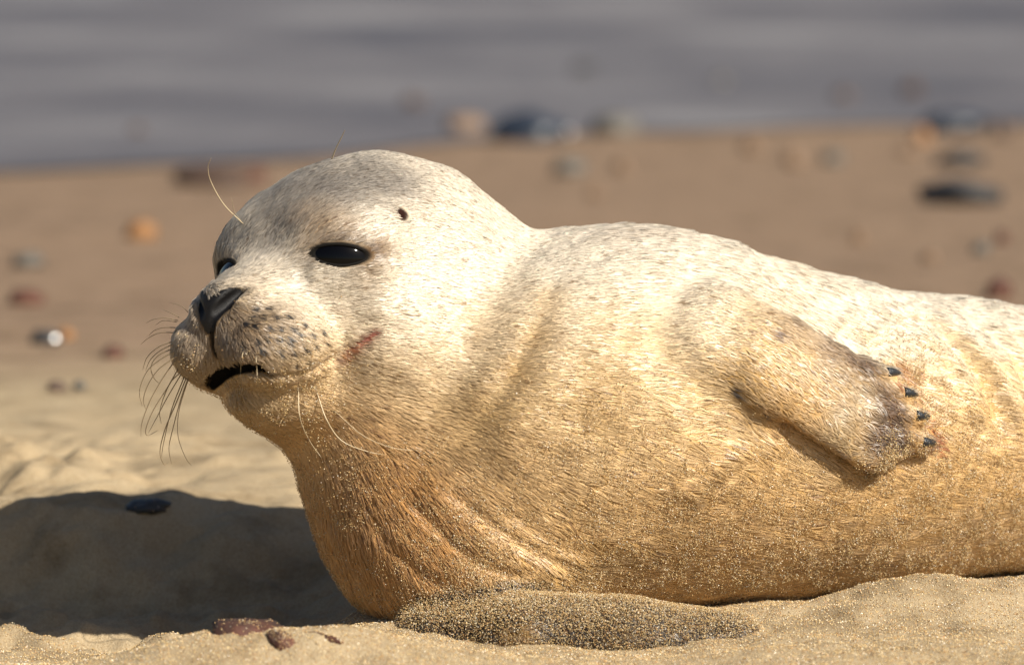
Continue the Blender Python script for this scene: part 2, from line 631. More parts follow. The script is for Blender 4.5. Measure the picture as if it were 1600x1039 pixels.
    for px, py, r, k in ((1170, 630, .020, 1.2), (1230, 675, .020, 1.2), (1290, 710, .020, 1.2), (1340, 730, .016, 1.2), (1140, 590, .016, 1.0)):
        blob(px, py, r, (.42, .25, .085), k)
    for px, py, r, k in ((1230, 505, .016, 1.0), (1270, 530, .014, 1.0), (1320, 590, .012, .8)):
        blob(px, py, r, (.42, .29, .17), k)
    for px, py, r, k in ((1245, 503, .008, 1.3), (1285, 526, .008, 1.3), (1318, 548, .008, 1.4), (1350, 568, .008, 1.4), (1300, 552, .007, .8)):
        blob(px, py, r, (.15, .09, .055), k)
    for px, py, r, k in ((1392, 640, .014, 1.3), (1398, 672, .016, 1.5), (1402, 700, .014, 1.4), (1370, 690, .016, 1.0), (1330, 556, .011, 1.3), (1362, 576, .010, 1.4), (1300, 540, .010, 1.0), (1375, 612, .012, 1.0)):
        blob(px, py, r, (.115, .062, .034), k)
    for px, py, r, k in ((1255, 590, .014, .7), (1310, 640, .012, .7), (1350, 625, .012, .6)):
        blob(px, py, r, (.80, .68, .50), k)  # pale highlight streak along the flipper put into its colour
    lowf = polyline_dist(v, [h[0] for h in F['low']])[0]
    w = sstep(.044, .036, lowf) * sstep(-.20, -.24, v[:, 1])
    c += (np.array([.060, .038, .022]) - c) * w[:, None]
    # sore at the corner of the mouth, rusty stains by the claws
    for px, py, r in ((578, 522, .0045), (566, 532, .005), (552, 543, .005), (540, 552, .004), (530, 562, .004)):
        blob(px, py, r, (.36, .075, .03), 1.3)
    for px, py, r in ((1400, 570, .008), (1420, 600, .006), (1450, 668, .009), (1448, 700, .009), (1410, 580, .006)):
        blob(px, py, r, (.50, .20, .05), 1.0)
    # whisker roots
    for x, y in SPOTS:
        blob(x, y, .0022, (.03, .022, .018), 2.0)
    # bare dark skin: lids, ear; mouth cavity and crease shade put into the colour
    mouth = np.zeros(len(v))
    for dp, r in ((0, .0055), (.004, .0060), (.008, .0060), (.012, .0060)):
        md, mt = polyline_dist(v, [h[0] + np.array([.35, .94, 0]) * dp for h in F['mouth'][:6]])
        rad = r * np.interp(mt, [0, .15, .6, 1], [.7, 1, 1, .35])
        mouth = np.maximum(mouth, sstep(.0008, -.0008, md - rad))
    md2 = polyline_dist(v, [h[0] for h in F['mouth'][5:]])[0]
    mouth = np.maximum(mouth, .4 * sstep(.003, .0015, md2))
    ph = polyline_dist(v, F['philtrum'])[0]
    mouth = np.maximum(mouth, .9 * sstep(.0028, .0015, ph))
    bare = mouth.copy()
    for key in ('near', 'far'):
        ce, R = F['eye_' + key]
        q = (v - ce) @ R.T
        e = np.sqrt((q[:, 0] / .0245) ** 2 + (q[:, 1] / .0092) ** 2) + (np.abs(q[:, 2]) > .03) * 9
        bare = np.maximum(bare, sstep(1.12, .92, e))
    ed = np.linalg.norm(v - F['ear'], axis=1)
    ear = sstep(.0075, .0055, ed)
    c += (np.array([.007, .006, .005]) - c) * np.clip(bare, 0, 1)[:, None]
    c += (np.array([.035, .012, .008]) - c) * ear[:, None]
    bare = np.maximum(bare, ear)
    # nose leather
    q = (v - HEAD_C) @ HR.T
    u0 = q[:, 2] + .0145
    half = np.interp(u0, [-.022, -.014, -.004, .008, .014], [.002, .006, .013, .0215, .017])
    top = .014 - .006 * np.exp(-(q[:, 1] / .008) ** 2)
    nose = sstep(.0025, -.0015, np.abs(q[:, 1]) - half) * sstep(.002, -.001, u0 - top) * (q[:, 0] > .150) * (u0 > -.020)
    c += (np.array([.012, .011, .012]) - c) * nose[:, None]
    bare = np.maximum(bare, nose)
    return np.clip(c, .004, .9), bare, nose

_sp = [(605,545),(690,545),(575,597),(645,603),(740,607),(815,597),(535,645),(600,655),(690,670),(770,675),(855,675),(935,650),(685,740),(765,750),(840,755),(910,720),(1000,720),(1075,700),(1100,790),(1030,800),(950,825),(865,845),(780,850),(880,930),(975,920),(620,760),(520,790),(650,830)]
SPOTS = [(260 + x / 4.44, 360 + y / 4.44) for x, y in _sp]

# which way the coat lies: picture position and direction (x right, y down)
FLOW = [(330, 380, .3, -1), (360, 350, .6, -1), (400, 320, .8, -.8), (450, 290, 1, -.8), (500, 265, 1, -.5), (580, 262, 1, -.25), (660, 262, 1, .2), (720, 290, 1, .5), (770, 340, 1, .6),
        (400, 400, .5, -1), (440, 370, .6, -1), (480, 320, .8, -.9), (550, 310, 1, -.6), (620, 300, 1, -.35), (600, 350, 1, -.3), (680, 340, 1, .0), (740, 380, 1, .1),
        (420, 450, 1, -.3), (470, 430, 1, -.1), (520, 355, 1, -.5), (585, 370, 1, -.4), (560, 430, 1, -.1), (620, 430, 1, 0), (700, 430, 1, .02), (780, 440, 1, .05),
        (345, 430, .6, -.8), (395, 470, 1, .2), (370, 510, .5, .9), (420, 500, 1, .35), (470, 500, 1, .2), (530, 490, 1, .05), (600, 500, 1, .05), (680, 510, 1, .12),
        (340, 535, .1, 1), (300, 510, -.6, .8), (285, 550, -.4, 1), (310, 580, 0, 1), (390, 545, .5, 1), (440, 550, .8, .7), (500, 545, 1, .3), (560, 560, 1, .3), (640, 580, 1, .25),
        (350, 630, .5, .8), (400, 640, .8, .6), (450, 620, 1, .5), (450, 680, .6, .8), (520, 620, 1, .45), (600, 640, 1, .5), (520, 690, .6, .9), (680, 640, 1, .35),
        (490, 740, .25, 1), (540, 760, .4, 1), (520, 820, .2, 1), (570, 840, .3, 1), (600, 770, .6, .9), (600, 910, .3, 1), (660, 720, .9, .8), (660, 820, .6, .9), (680, 900, .6, .9),
        (740, 660, 1, .4), (760, 760, 1, .75), (780, 860, 1, .8), (860, 800, 1, .6), (880, 900, 1, .6), (860, 680, 1, .3), (860, 560, 1, .12), (860, 450, 1, 0), (850, 380, 1, -.05),
        (940, 380, 1, -.3), (1000, 370, 1, -.2), (960, 460, 1, -.15), (980, 560, 1, .05), (960, 650, 1, .2), (980, 760, 1, .4), (1000, 860, 1, .5), (1080, 420, 1, .05), (1070, 520, 1, .05),
        (1080, 640, 1, .15), (1120, 760, 1, .35), (1120, 880, 1, .45), (1200, 440, 1, .35), (1250, 780, 1, .35), (1280, 880, 1, .4), (1320, 480, 1, .35), (1450, 520, 1, .3), (1450, 620, 1, .15),
        (1430, 780, 1, .3), (1400, 860, 1, .35), (1540, 600, 1, .2), (1540, 750, 1, .2)]
FLOW_ARM = [(1150, 520, 1, .3), (1180, 590, 1, .7), (1200, 640, 1, .9), (1230, 520, 1, .55), (1260, 590, 1, .75), (1280, 680, 1, .7), (1320, 560, 1, .6), (1340, 640, 1, .7), (1390, 640, 1, .6), (1380, 700, 1, .3), (1400, 600, 1, .4)]

def coat_flow(v, F):
    pts, dirs = [], []
    for x, y, dx, dy in FLOW + FLOW_ARM:
        pts.append(hit(x, y)); dirs.append(unit(dx * cX - dy * cU))
    pts.append(P(1900, 700, .1)); dirs.append(unit(np.array([1, .2, -.1])))
    pts.append(P(2300, 800, .2)); dirs.append(unit(np.array([1, .2, -.1])))
    pts = np.array(pts, np.float32); dirs = np.array(dirs, np.float32)
    out = np.zeros((len(v), 3), np.float32)
    for a in range(0, len(v), 20000):
        w = v[a:a + 20000].astype(np.float32)
        d2 = ((w[:, None] - pts[None]) ** 2).sum(-1)
        k = 1.0 / (d2 + .012 ** 2) ** 1.6
        out[a:a + 20000] = (k @ dirs) / k.sum(1, keepdims=True)
    return out

V, Q, F = build_seal_surface()
N = vnormals(V, Q)
TINT, BARE, NOSE = seal_colours(V, N, F)
FLOWV = coat_flow(V, F)

seal = bpy.data.objects.new('seal_pup', None)
COL.objects.link(seal)
seal.location = (float(TR0[0]), float(TR0[1]), 0) if 'TR0' in globals() else (0.08, -0.13, 0)
bpy.context.view_layer.update()
tag(seal, 'cream and grey seal pup lying on its side on the sand, looking left', 'seal')

def M_skin():
    m = Nodes('seal_skin')
    a = m.n('ShaderNodeAttribute', _attribute_name='tint')
    n1 = m.noise(900, 2)
    col = m.mix(.35, a.outputs['Color'], m.ramp(n1.outputs['Fac'], [(.3, (.35, .35, .35)), (.7, (1, 1, 1))]).outputs['Color'], 'MULTIPLY')
    m.l(m.mix(1.0, col, (.72, .70, .66), 'MULTIPLY'), m.b.inputs['Base Color'])
    m.b.inputs['Roughness'].default_value = .85
    m.b.inputs['Specular IOR Level'].default_value = .15
    m.l(m.bump(n1.outputs['Fac'], .5, .001), m.b.inputs['Normal'])
    return m.m
def M_wet_black(name, col, rough, bump_scale=None, spec=.5):
    m = Nodes(name)
    n1 = m.noise(bump_scale or 300, 3)
    m.l(m.ramp(n1.outputs['Fac'], [(.3, tuple(x * .7 for x in col)), (.7, tuple(x * 1.3 for x in col))]).outputs['Color'], m.b.inputs['Base Color'])
    m.b.inputs['Roughness'].default_value = rough
    m.b.inputs['Specular IOR Level'].default_value = spec
    if bump_scale:
        m.l(m.bump(n1.outputs['Fac'], .35, .0012), m.b.inputs['Normal'])
    return m.m
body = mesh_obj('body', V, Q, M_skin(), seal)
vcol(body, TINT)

# nose leather: its own shell over the tip of the muzzle
qm = NOSE[Q].min(1) > .35
ids = np.unique(Q[qm]); remap = np.full(len(V), -1); remap[ids] = np.arange(len(ids))
mesh_obj('nose', V[ids] + N[ids] * (.0002 + .0006 * NOSE[ids])[:, None], remap[Q[qm]], M_wet_black('nose_leather', (.005, .0045, .005), .42, 1400, .3), seal)

# eyes
def uv_sphere(R, nu=40, nv=24, axis=None):
    u = np.linspace(0, 2 * np.pi, nu, endpoint=False); w = np.linspace(0, np.pi, nv + 1)
    v = [(0, 0, R)] + [(R * np.sin(b) * np.cos(a), R * np.sin(b) * np.sin(a), R * np.cos(b)) for b in w[1:-1] for a in u] + [(0, 0, -R)]
    f = [(0, 1 + i, 1 + (i + 1) % nu) for i in range(nu)]
    for j in range(nv - 2):
        for i in range(nu):
            a, b = 1 + j * nu + i, 1 + j * nu + (i + 1) % nu
            f.append((a, a + nu, b + nu, b))
    L = len(v) - 1; s = 1 + (nv - 2) * nu
    f += [(s + i, L, s + (i + 1) % nu) for i in range(nu)]
    return np.array(v), f

def sweep(pts, radii, sides=6, closed=False):
    pts = np.asarray(pts, float); n = len(pts)
    tan = unit(np.roll(pts, -1, 0) - np.roll(pts, 1, 0)) if closed else unit(np.gradient(pts, axis=0))
    ref = np.array([0.13, -.4, .9])
    a = unit(np.cross(tan, ref)); b = np.cross(tan, a)
    th = np.linspace(0, 2 * np.pi, sides, endpoint=False)
    v = (pts[:, None] + np.asarray(radii)[:, None, None] * (np.cos(th)[None, :, None] * a[:, None] + np.sin(th)[None, :, None] * b[:, None])).reshape(-1, 3)
    f = []
    for i in range(n if closed else n - 1):
        j = (i + 1) % n
        for k in range(sides):
            f.append((i * sides + k, i * sides + (k + 1) % sides, j * sides + (k + 1) % sides, j * sides + k))
    if not closed:
        f.append(tuple(range(sides))[::-1]); f.append(tuple((n - 1) * sides + k for k in range(sides)))
    return v, f

m_eye = Nodes('eye_black')
m_eye.b.inputs['Base Color'].default_value = (.0012, .001, .0012, 1)
m_eye.b.inputs['Roughness'].default_value = .06
m_eye.b.inputs['IOR'].default_value = 1.30
m_lid = M_wet_black('lid_skin', (.007, .006, .005), .7, 1500, .12)
for key in ('near', 'far'):
    ce, R = F['eye_' + key]
    RB = np.array([.0275, .0185, .0150])
    cb = ce - R[2] * (RB[2] - .0006) - R[1] * .003
    ev, ef = uv_sphere(1.0)
    e = mesh_obj('eye', (ev * RB) @ R + cb, ef, m_eye.m, seal)
    th = np.linspace(0, 2 * np.pi, 48, endpoint=False)
    ax_, bx_ = .0232 * np.cos(th), np.where(np.sin(th) > 0, .0078, .0086) * np.sin(th) * np.abs(np.sin(th)) ** .35
    dz = RB[2] * np.sqrt(1 - (ax_ / RB[0]) ** 2 - ((bx_ + .003) / RB[1]) ** 2 * .98) + .0004
    lp = cb + np.stack([ax_, bx_ + .003, dz], 1) @ R
    lv, lf = sweep(lp, .0010 + .0006 * np.maximum(np.sin(th), 0), 8, True)
    mesh_obj('eyelid', lv, lf, m_lid, seal)

# claws
m_claw = M_wet_black('claw_horn', (.014, .018, .023), .3, 700)
CLAWS = []
for b, t, n in F['tips']:
    d = unit(t - b); d = unit(d - n * (d @ n) * .5)
    p0 = t + n * .0064 - d * .0080
    s = np.linspace(0, 1, 7)
    pts = p0 + n * .002 + d * (s * .0180)[:, None] - n * (s ** 2 * .004)[:, None] + cU * (s * .001)[:, None]
    cv, cf = sweep(pts, .0040 * (1 - s) ** .55 + .0004, 8)
    mesh_obj('claw', cv, cf, m_claw, seal)
    CLAWS.append(pts)
# ------------------------------------------------------------------ whiskers
def M_hair(name, col):
    m = Nodes(name)
    n1 = m.noise(200, 2)
    m.l(m.ramp(n1.outputs['Fac'], [(.3, tuple(x * .6 for x in col)), (.7, col)]).outputs['Color'], m.b.inputs['Base Color'])
    m.b.inputs['Roughness'].default_value = .4
    return m.m
m_wd, m_wp = M_hair('whisker_brown', (.32, .24, .145)), M_hair('whisker_pale', (.62, .50, .32))
WH = [([(294, 488), (283, 478), (265, 473)], 0, .5), ([(280, 496), (265, 488), (254, 484)], 0, .5), ([(278, 501), (258, 497), (240, 499), (228, 505)], 0, .6),
      ([(276, 503), (255, 501), (243, 508)], 0, .6), ([(274, 512), (255, 512), (240, 517), (232, 525)], 0, .8), ([(274, 520), (250, 520), (232, 528), (220, 538)], 0, .8),
      ([(272, 533), (248, 542), (230, 558), (223, 578)], 0, .9), ([(272, 537), (250, 548), (235, 562), (227, 580)], 0, .9), ([(274, 548), (250, 562), (230, 580), (218, 610), (222, 635)], 0, 1),
      ([(279, 555), (250, 575), (232, 600), (224, 625), (229, 642)], 0, 1), ([(276, 560), (255, 590), (235, 625), (222, 660), (220, 682)], 0, 1), ([(279, 575), (262, 605), (240, 640), (228, 670), (231, 680), (247, 672)], 0, 1),
      ([(284, 580), (265, 600), (250, 640), (252, 662)], 0, .9), ([(291, 590), (275, 630), (258, 670), (250, 705), (256, 725), (263, 722)], 0, 1), ([(294, 590), (282, 625), (270, 670), (264, 700), (268, 725)], 0, .9),
      ([(294, 593), (280, 640), (278, 680), (290, 715), (299, 727)], 0, .6), ([(270, 545), (248, 555), (236, 572), (240, 590), (250, 600)], 0, .8), ([(284, 583), (262, 620), (246, 650), (232, 676)], 0, .9),
      ([(288, 588), (268, 640), (256, 690), (252, 715)], 0, .9),
      ([(466, 600), (470, 650), (487, 690), (503, 714)], 1, .9), ([(494, 610), (510, 650), (535, 685), (578, 704), (600, 709)], 1, 1), ([(520, 640), (570, 678), (620, 698), (655, 702)], 1, .5),
      ([(380, 548), (378, 568), (376, 590)], 1, .6), ([(400, 556), (403, 575), (402, 598)], 1, .6),
      ([(380, 350), (350, 320), (330, 285), (325, 262), (330, 247)], 1, .8), ([(376, 345), (366, 330), (362, 310)], 1, .4), ([(518, 250), (525, 232), (535, 212), (539, 203)], 1, 1.1)]
for pts, pale, thick in WH:
    root = hit(*pts[0])
    px = catmull(np.array(pts, float), 5)
    L = np.linspace(0, 1, len(px))
    if pale and pts[0][1] > 500:      # hang in front of the cheek, clear of it
        w = np.array([hit(x, y) + np.array([0, -.006 - .010 * math.sin(math.pi * min(1, l * 1.2)), 0]) * min(1, l * 4) for (x, y), l in zip(px, L)])
    else:
        side = -.05 if pale else .035
        w = np.array([P(x, y, root[1] + side * l ** 1.2 * .6) for (x, y), l in zip(px, L)])
    wv, wf = sweep(w, .00047 * thick * (1 - L) ** .5 + .00008, 5)
    mesh_obj('whisker', wv, wf, m_wp if pale else m_wd, seal)

# ------------------------------------------------------------------ fur
FC = V[Q].mean(1)
FNv = np.cross(V[Q[:, 2]] - V[Q[:, 0]], V[Q[:, 3]] - V[Q[:, 1]]) / 2
FA = np.linalg.norm(FNv, axis=1)
FN = unit(FNv)
vis = (FN * unit(CAM - FC)).sum(1)
SEEN = sstep(-.45, -.1, vis) * (FC[:, 0] < .52)
def scatter(weight, count):
    p = weight / weight.sum()
    f = rng.choice(len(Q), count, p=p)
    a, b = rng.random(count), rng.random(count)
    w = np.stack([(1 - a) * (1 - b), a * (1 - b), a * b, (1 - a) * b], 1)
    return f, w
def lerp(arr, f, w):
    return (arr[Q[f]] * w[..., None]).sum(1) if arr.ndim == 2 else (arr[Q[f]] * w).sum(1)

FUR_N = 430000
fb = BARE[Q].max(1)
hl = (FC - HEAD_C) @ HR.T
face = sstep(.26, .17, np.linalg.norm(FC - H(.10, .03, -.02), axis=1))
dens = FA * (.16 + .84 * SEEN) * (fb < .45) * (FC[:, 2] > -.018) * (1 + 1.6 * face)
f, w = scatter(dens, FUR_N)
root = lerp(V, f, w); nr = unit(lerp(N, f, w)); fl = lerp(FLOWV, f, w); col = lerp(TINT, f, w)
fl = unit(fl - nr * (fl * nr).sum(1, keepdims=True))
fw = face[f]
throat = np.exp(-(np.linalg.norm(root - hit(590, 830), axis=1) / .10) ** 2)
armd = polyline_dist(root, [h[0] for h in F['arm']])[0]
lowd = polyline_dist(root, [h[0] for h in F['low']])[0]
on_arm = sstep(.05, .035, armd); on_low = sstep(.05, .04, lowd)
length = .0125 - .0062 * fw + .006 * throat - .0060 * on_arm - .005 * on_low
length *= rng.uniform(.6, 1.15, FUR_N)
for cp in CLAWS:
    length *= .2 + .8 * sstep(.0038, .0060, polyline_dist(root, cp)[0])
# clumps: every strand leans to the middle of its lock
from mathutils.kdtree import KDTree
def clump_ids(root, step):
    n = len(root) // step
    seed = rng.permutation(len(root))[:n]
    kd = KDTree(n)
    for i, s in enumerate(seed):
        kd.insert(root[s], i)
    kd.balance()
    fnd = kd.find
    return seed[np.array([fnd(r)[1] for r in root.tolist()])]
cid = clump_ids(root, 8)
crnd = rng.random(FUR_N)[cid]
cjit = rng.normal(0, 1, (FUR_N, 3))[cid]
fl = unit(fl + .05 * rng.normal(0, 1, (FUR_N, 3)) + .07 * cjit)
fl = unit(fl - nr * (fl * nr).sum(1, keepdims=True))
lift = .075 + .06 * rng.random(FUR_N) + .08 * throat + .16 * np.maximum(fw, on_arm)
KP = 5
sv = np.linspace(0, 1, KP)
pos = root[:, None] + length[:, None, None] * (fl[:, None] * (sv * 1.0)[None, :, None] + nr[:, None] * (lift[:, None] * (1.6 * sv - .9 * sv ** 2))[:, :, None])
cl = (.55 + .2 * throat)[:, None] * sv[None] ** 1.5
ctr = root[cid][:, None] + length[cid][:, None, None] * (fl[cid][:, None] * (sv * 1.05)[None, :, None] + nr[cid][:, None] * (lift[cid][:, None] * (1.6 * sv - .9 * sv ** 2))[:, :, None])
pos = pos + (ctr - pos) * cl[:, :, None] - nr[:, None] * .0002
big = clump_ids(root, 60)
wet = np.clip(sstep(.24, .12, root[:, 2]) * .40 + .30 * throat, 0, .6) * (1 - fw)
ctr = root[big][:, None] + length[big][:, None, None] * (fl[big][:, None] * (sv * 1.1)[None, :, None] + nr[big][:, None] * (.24 * (1.6 * sv - .9 * sv ** 2))[None, :, None])
pos = pos + (ctr - pos) * (wet[:, None] * sv[None] ** 1.8)[:, :, None]
# colours of the strands: guard hairs with dark tips among pale ones
bright = (.86 + .22 * crnd) * rng.uniform(.85, 1.12, FUR_N)
greyness = np.clip((.42 - col.mean(1)) / .25, 0, 1) * sstep(.24, .30, root[:, 2])
dark = rng.random(FUR_N) < (.036 + .10 * greyness)
dark |= (crnd > .968) & (rng.random(FUR_N) < .8)
hc = col * bright[:, None]
hc[dark] *= np.array([.42, .34, .26])
# small marks: whisker roots, dark spots on the flipper, rusty hair by the claws, the sore at the mouth
MARKS = [(x, y, .0027, (.018, .013, .010), .95) for x, y in SPOTS]
MARKS += [(1146, 611, .0042, (.045, .03, .025), .9), (1186, 647, .0038, (.05, .035, .028), .9), (1215, 522, .006, (.22, .15, .11), .7), (1192, 503, .002, (.12, .08, .06), .9)]
MARKS += [(1405, 605, .006, (.34, .12, .035), .8), (1450, 680, .009, (.36, .10, .03), .75), (1430, 585, .008, (.44, .19, .055), .6), (1460, 700, .007, (.40, .13, .035), .7), (1425, 630, .005, (.36, .13, .035), .7), (1398, 571, .006, (.46, .19, .05), .7), (1412, 590, .005, (.46, .19, .05), .7), (1424, 612, .005, (.42, .18, .05), .6), (1448, 668, .007, (.40, .14, .04), .7), (1446, 702, .007, (.42, .15, .045), .7), (1440, 640, .004, (.42, .18, .06), .6)]
MARKS += [(579, 520, .0035, (.33, .055, .022), .6), (571, 527, .004, (.34, .06, .025), .6), (560, 538, .0042, (.38, .09, .035), .5), (548, 547, .0045, (.42, .15, .05), .7), (536, 557, .004, (.45, .20, .06), .6), (600, 330, .002, (.3, .2, .15), .5)]
MARKS += [(x, y, .0019, (.16, .085, .04), .55) for x, y in ((425, 586), (440, 587), (455, 586), (470, 584), (485, 580), (500, 573), (513, 566), (525, 560))]  # shade of the crease behind the mouth, put into the hair colour
for px, py, r, cc, pr in MARKS:
    d = np.linalg.norm(root - hit(px, py), axis=1)
    k = (d < r * rng.uniform(.6, 1.25, FUR_N)) & (rng.random(FUR_N) < pr)
    hc[k] = np.array(cc) * rng.uniform(.7, 1.3, (int(k.sum()), 1))
hnorm = unit(nr + .11 * cjit + .12 * rng.normal(0, 1, (FUR_N, 3)) - .10 * fl)
fur_d = bpy.data.hair_curves.new('fur')
fur_d.add_curves([KP] * FUR_N)
fur_d.attributes['position'].data.foreach_set('vector', pos.astype(np.float32).ravel())
ra = fur_d.attributes.get('radius') or fur_d.attributes.new('radius', 'FLOAT', 'POINT')
rr = (.00023 - .00005 * fw + .00008 * on_arm * 0)[:, None] * (1 - sv ** 1.5 * .85)[None]
ra.data.foreach_set('value', rr.astype(np.float32).ravel())
ta = fur_d.attributes.new('tint', 'FLOAT_COLOR', 'CURVE')
c4 = np.ones((FUR_N, 4), np.float32); c4[:, :3] = np.clip(hc, .003, .9)
ta.data.foreach_set('color', c4.ravel())
na = fur_d.attributes.new('lie', 'FLOAT_VECTOR', 'CURVE')
na.data.foreach_set('vector', hnorm.astype(np.float32).ravel())
def M_fur():
    m = Nodes('seal_fur')
    a = m.n('ShaderNodeAttribute', _attribute_name='tint')
    nn = m.n('ShaderNodeAttribute', _attribute_name='lie')
    m.l(a.outputs['Color'], m.b.inputs['Base Color'])
    m.b.inputs['Roughness'].default_value = .38
    m.b.inputs['Specular IOR Level'].default_value = .7
    m.l(nn.outputs['Vector'], m.b.inputs['Normal'])
    h = m.n('ShaderNodeBsdfHair', _component='Reflection')
    m.l(m.mix(1.0, m.mix(.3, a.outputs['Color'], (1, 1, 1)), (1, .97, .92), 'MULTIPLY'), h.inputs['Color'])
    h.inputs['RoughnessU'].default_value = .28
    h.inputs['RoughnessV'].default_value = .6
    mx = m.n('ShaderNodeMixShader')
    mx.inputs[0].default_value = .20
    m.l(m.b.outputs[0], mx.inputs[1]); m.l(h.outputs[0], mx.inputs[2])
    m.l(mx.outputs[0], m.out.inputs['Surface'])
    return m.m
fur_d.materials.append(M_fur())
fur = bpy.data.objects.new('fur', fur_d)
COL.objects.link(fur)
fur.parent = seal
fur.matrix_parent_inverse = seal.matrix_world.inverted()
tag(fur, kind='stuff')

# ------------------------------------------------------------------ sand clinging to the coat
OCT_V = np.array([(1, 0, 0), (-1, 0, 0), (0, 1, 0), (0, -1, 0), (0, 0, 1), (0, 0, -1)], float)
OCT_F = np.array([(0, 2, 4), (2, 1, 4), (1, 3, 4), (3, 0, 4), (2, 0, 5), (1, 2, 5), (3, 1, 5), (0, 3, 5)])
GRAIN_COLS = np.array([(.52, .36, .16), (.60, .45, .23), (.66, .56, .37), (.42, .25, .10), (.30, .17, .07), (.16, .11, .07), (.48, .28, .13), (.74, .68, .56)])
GRAIN_P = np.array([.26, .24, .12, .15, .08, .04, .07, .04])
def grains(name, centres, size, mat, parent=None):
    n = len(centres)
    j = OCT_V[None] * rng.uniform(.55, 1.25, (n, 6, 1)) + rng.normal(0, .15, (n, 6, 3))
    v = (centres[:, None] + j * size[:, None, None]).reshape(-1, 3)
    ff = (OCT_F[None] + (np.arange(n) * 6)[:, None, None]).reshape(-1, 3)
    o = mesh_obj(name, v, ff, mat, parent, smooth=False)
    ci = rng.choice(len(GRAIN_COLS), n, p=GRAIN_P / GRAIN_P.sum())
    cc = GRAIN_COLS[ci] * rng.uniform(.75, 1.2, (n, 1))
    vcol(o, np.repeat(cc, 6, 0))
    return o
m_gr = Nodes('sand_grain')
_a = m_gr.n('ShaderNodeAttribute', _attribute_name='tint')
m_gr.l(_a.outputs['Color'], m_gr.b.inputs['Base Color'])
m_gr.b.inputs['Roughness'].default_value = .35
M_GRAIN = m_gr.m
nzc = fbm(FC * 30, 3, 31)
sandy = sstep(.17, .05, FC[:, 2] + (nzc - .5) * .10) * .9
for px, py, r, k in ((400, 630, .035, .7), (470, 600, .03, .8), (520, 600, .02, .5), (350, 650, .03, .6), (1390, 725, .016, 4.0), (1350, 740, .012, 2.5), (1450, 620, .05, .5), (1500, 700, .06, .7),
                     (700, 830, .03, 1.2), (760, 860, .03, 1.2), (900, 660, .03, .5), (1000, 660, .04, .5), (1430, 560, .03, .4), (300, 580, .015, .5), (480, 640, .02, .5)):
    sandy += k * np.exp(-(np.linalg.norm(FC - hit(px, py), axis=1) / r) ** 2)
fl_low = sstep(.044, .036, polyline_dist(FC, [h[0] for h in F['low']])[0]) * sstep(-.20, -.24, FC[:, 1])
sandy += fl_low * (.08 + .36 * nzc) * (.6 + 2.6 * sstep(.0, .9, FN[:, 2])) * .9
sandy *= np.maximum(np.clip((fbm(FC * 120, 2, 33) - .3) * 2.5, .08, 1.3), .8 * fl_low)
armf = sstep(.05, .035, polyline_dist(FC, [h[0] for h in F['arm']])[0])
sandy *= 1 - .6 * armf * (np.linalg.norm(FC - hit(1390, 725), axis=1) > .03)
f, w = scatter(FA * sandy * SEEN * (FC[:, 2] > -.014) * (fb < .6), 140000)
gr = lerp(V, f, w); gn = unit(lerp(N, f, w))
gr = gr + gn * (rng.uniform(.0004, .0034, len(gr)))[:, None]
coat_sand = grains('sand_coating', gr, rng.uniform(.00028, .00058, len(gr)), M_GRAIN, seal)
tag(coat_sand, kind='stuff')
# ------------------------------------------------------------------ the beach
def ground_h(x, y):
    p = np.stack([x, y, np.zeros_like(x)], -1)
    d = y + 4.2
    near = sstep(2.2, .6, np.abs(y)) * sstep(2.5, 1.0, np.abs(x))
    h = (fbm(p * 1.7, 3, 41) - .5) * .05 * sstep(0.3, 2.5, np.hypot(x * .6, y)) * sstep(9.5, 7.5, d)
    h = h + (fbm(p * 9, 3, 42) - .5) * .020 * near
    h = h + (fbm(p * 34, 3, 43) - .5) * .0075 * near
    h = h + (fbm(p * 140, 2, 47) - .5) * .0030 * sstep(.8, .2, np.abs(y + .25))
    # churned, clotted sand on the left behind the shadow
    ch = np.exp(-(((x + .50) / .16) ** 2 + ((y - .42) / .30) ** 2))
    cl = fbm(p * 26, 3, 44)
    h = h + ch * ((cl - .45) * .055)
    # low banks the sun catches in front of the seal
    g0 = ground_at(400, 1000)
    h = h + .031 * np.exp(-(((x - g0[0] - .01) / .13) ** 2 + ((y + .43) / .055) ** 2))
    h = h + .012 * np.exp(-(((x + .52) / .10) ** 2 + ((y + .40) / .07) ** 2))
    # sand pushed up along the belly
    h = h + (.015 + .012 * fbm(p * 30, 2, 71)) * np.exp(-((y + .235 - (x - .2) * .28) / .06) ** 2) * sstep(.10, .30, x) * sstep(1.0, .6, x)
    # a hollow left of the seal, with a bank behind it that takes its shadow
    left = sstep(-.10, -.20, x)
    h = h - .034 * left * sstep(-.62, -.20, y) * sstep(.16, .02, y + .02 * np.sin(x * 9))
    bank = sstep(.00, .15, y - .018 * np.sin(x * 11 + 1.0) - .02 * np.sin(x * 23) - .10 * (fbm(p * 12, 3, 65) - .5)) * sstep(1.5, .25, y)
    h = h + (.044 + .030 * (fbm(p * 10, 3, 66) - .5)) * bank * left
    h = h + left * sstep(.20, .05, y) * sstep(-.34, -.20, y) * ((fbm(p * 15, 3, 61) - .5) * .046 + (fbm(p * 45, 3, 62) - .5) * .020)
    h = h - .0065 * np.exp(-(((x - .01) / .14) ** 4 + ((y + .36) / .10) ** 4))
    # sea side slopes down
    h = h - np.clip(d - 8.5, 0, None) * .010
    return h

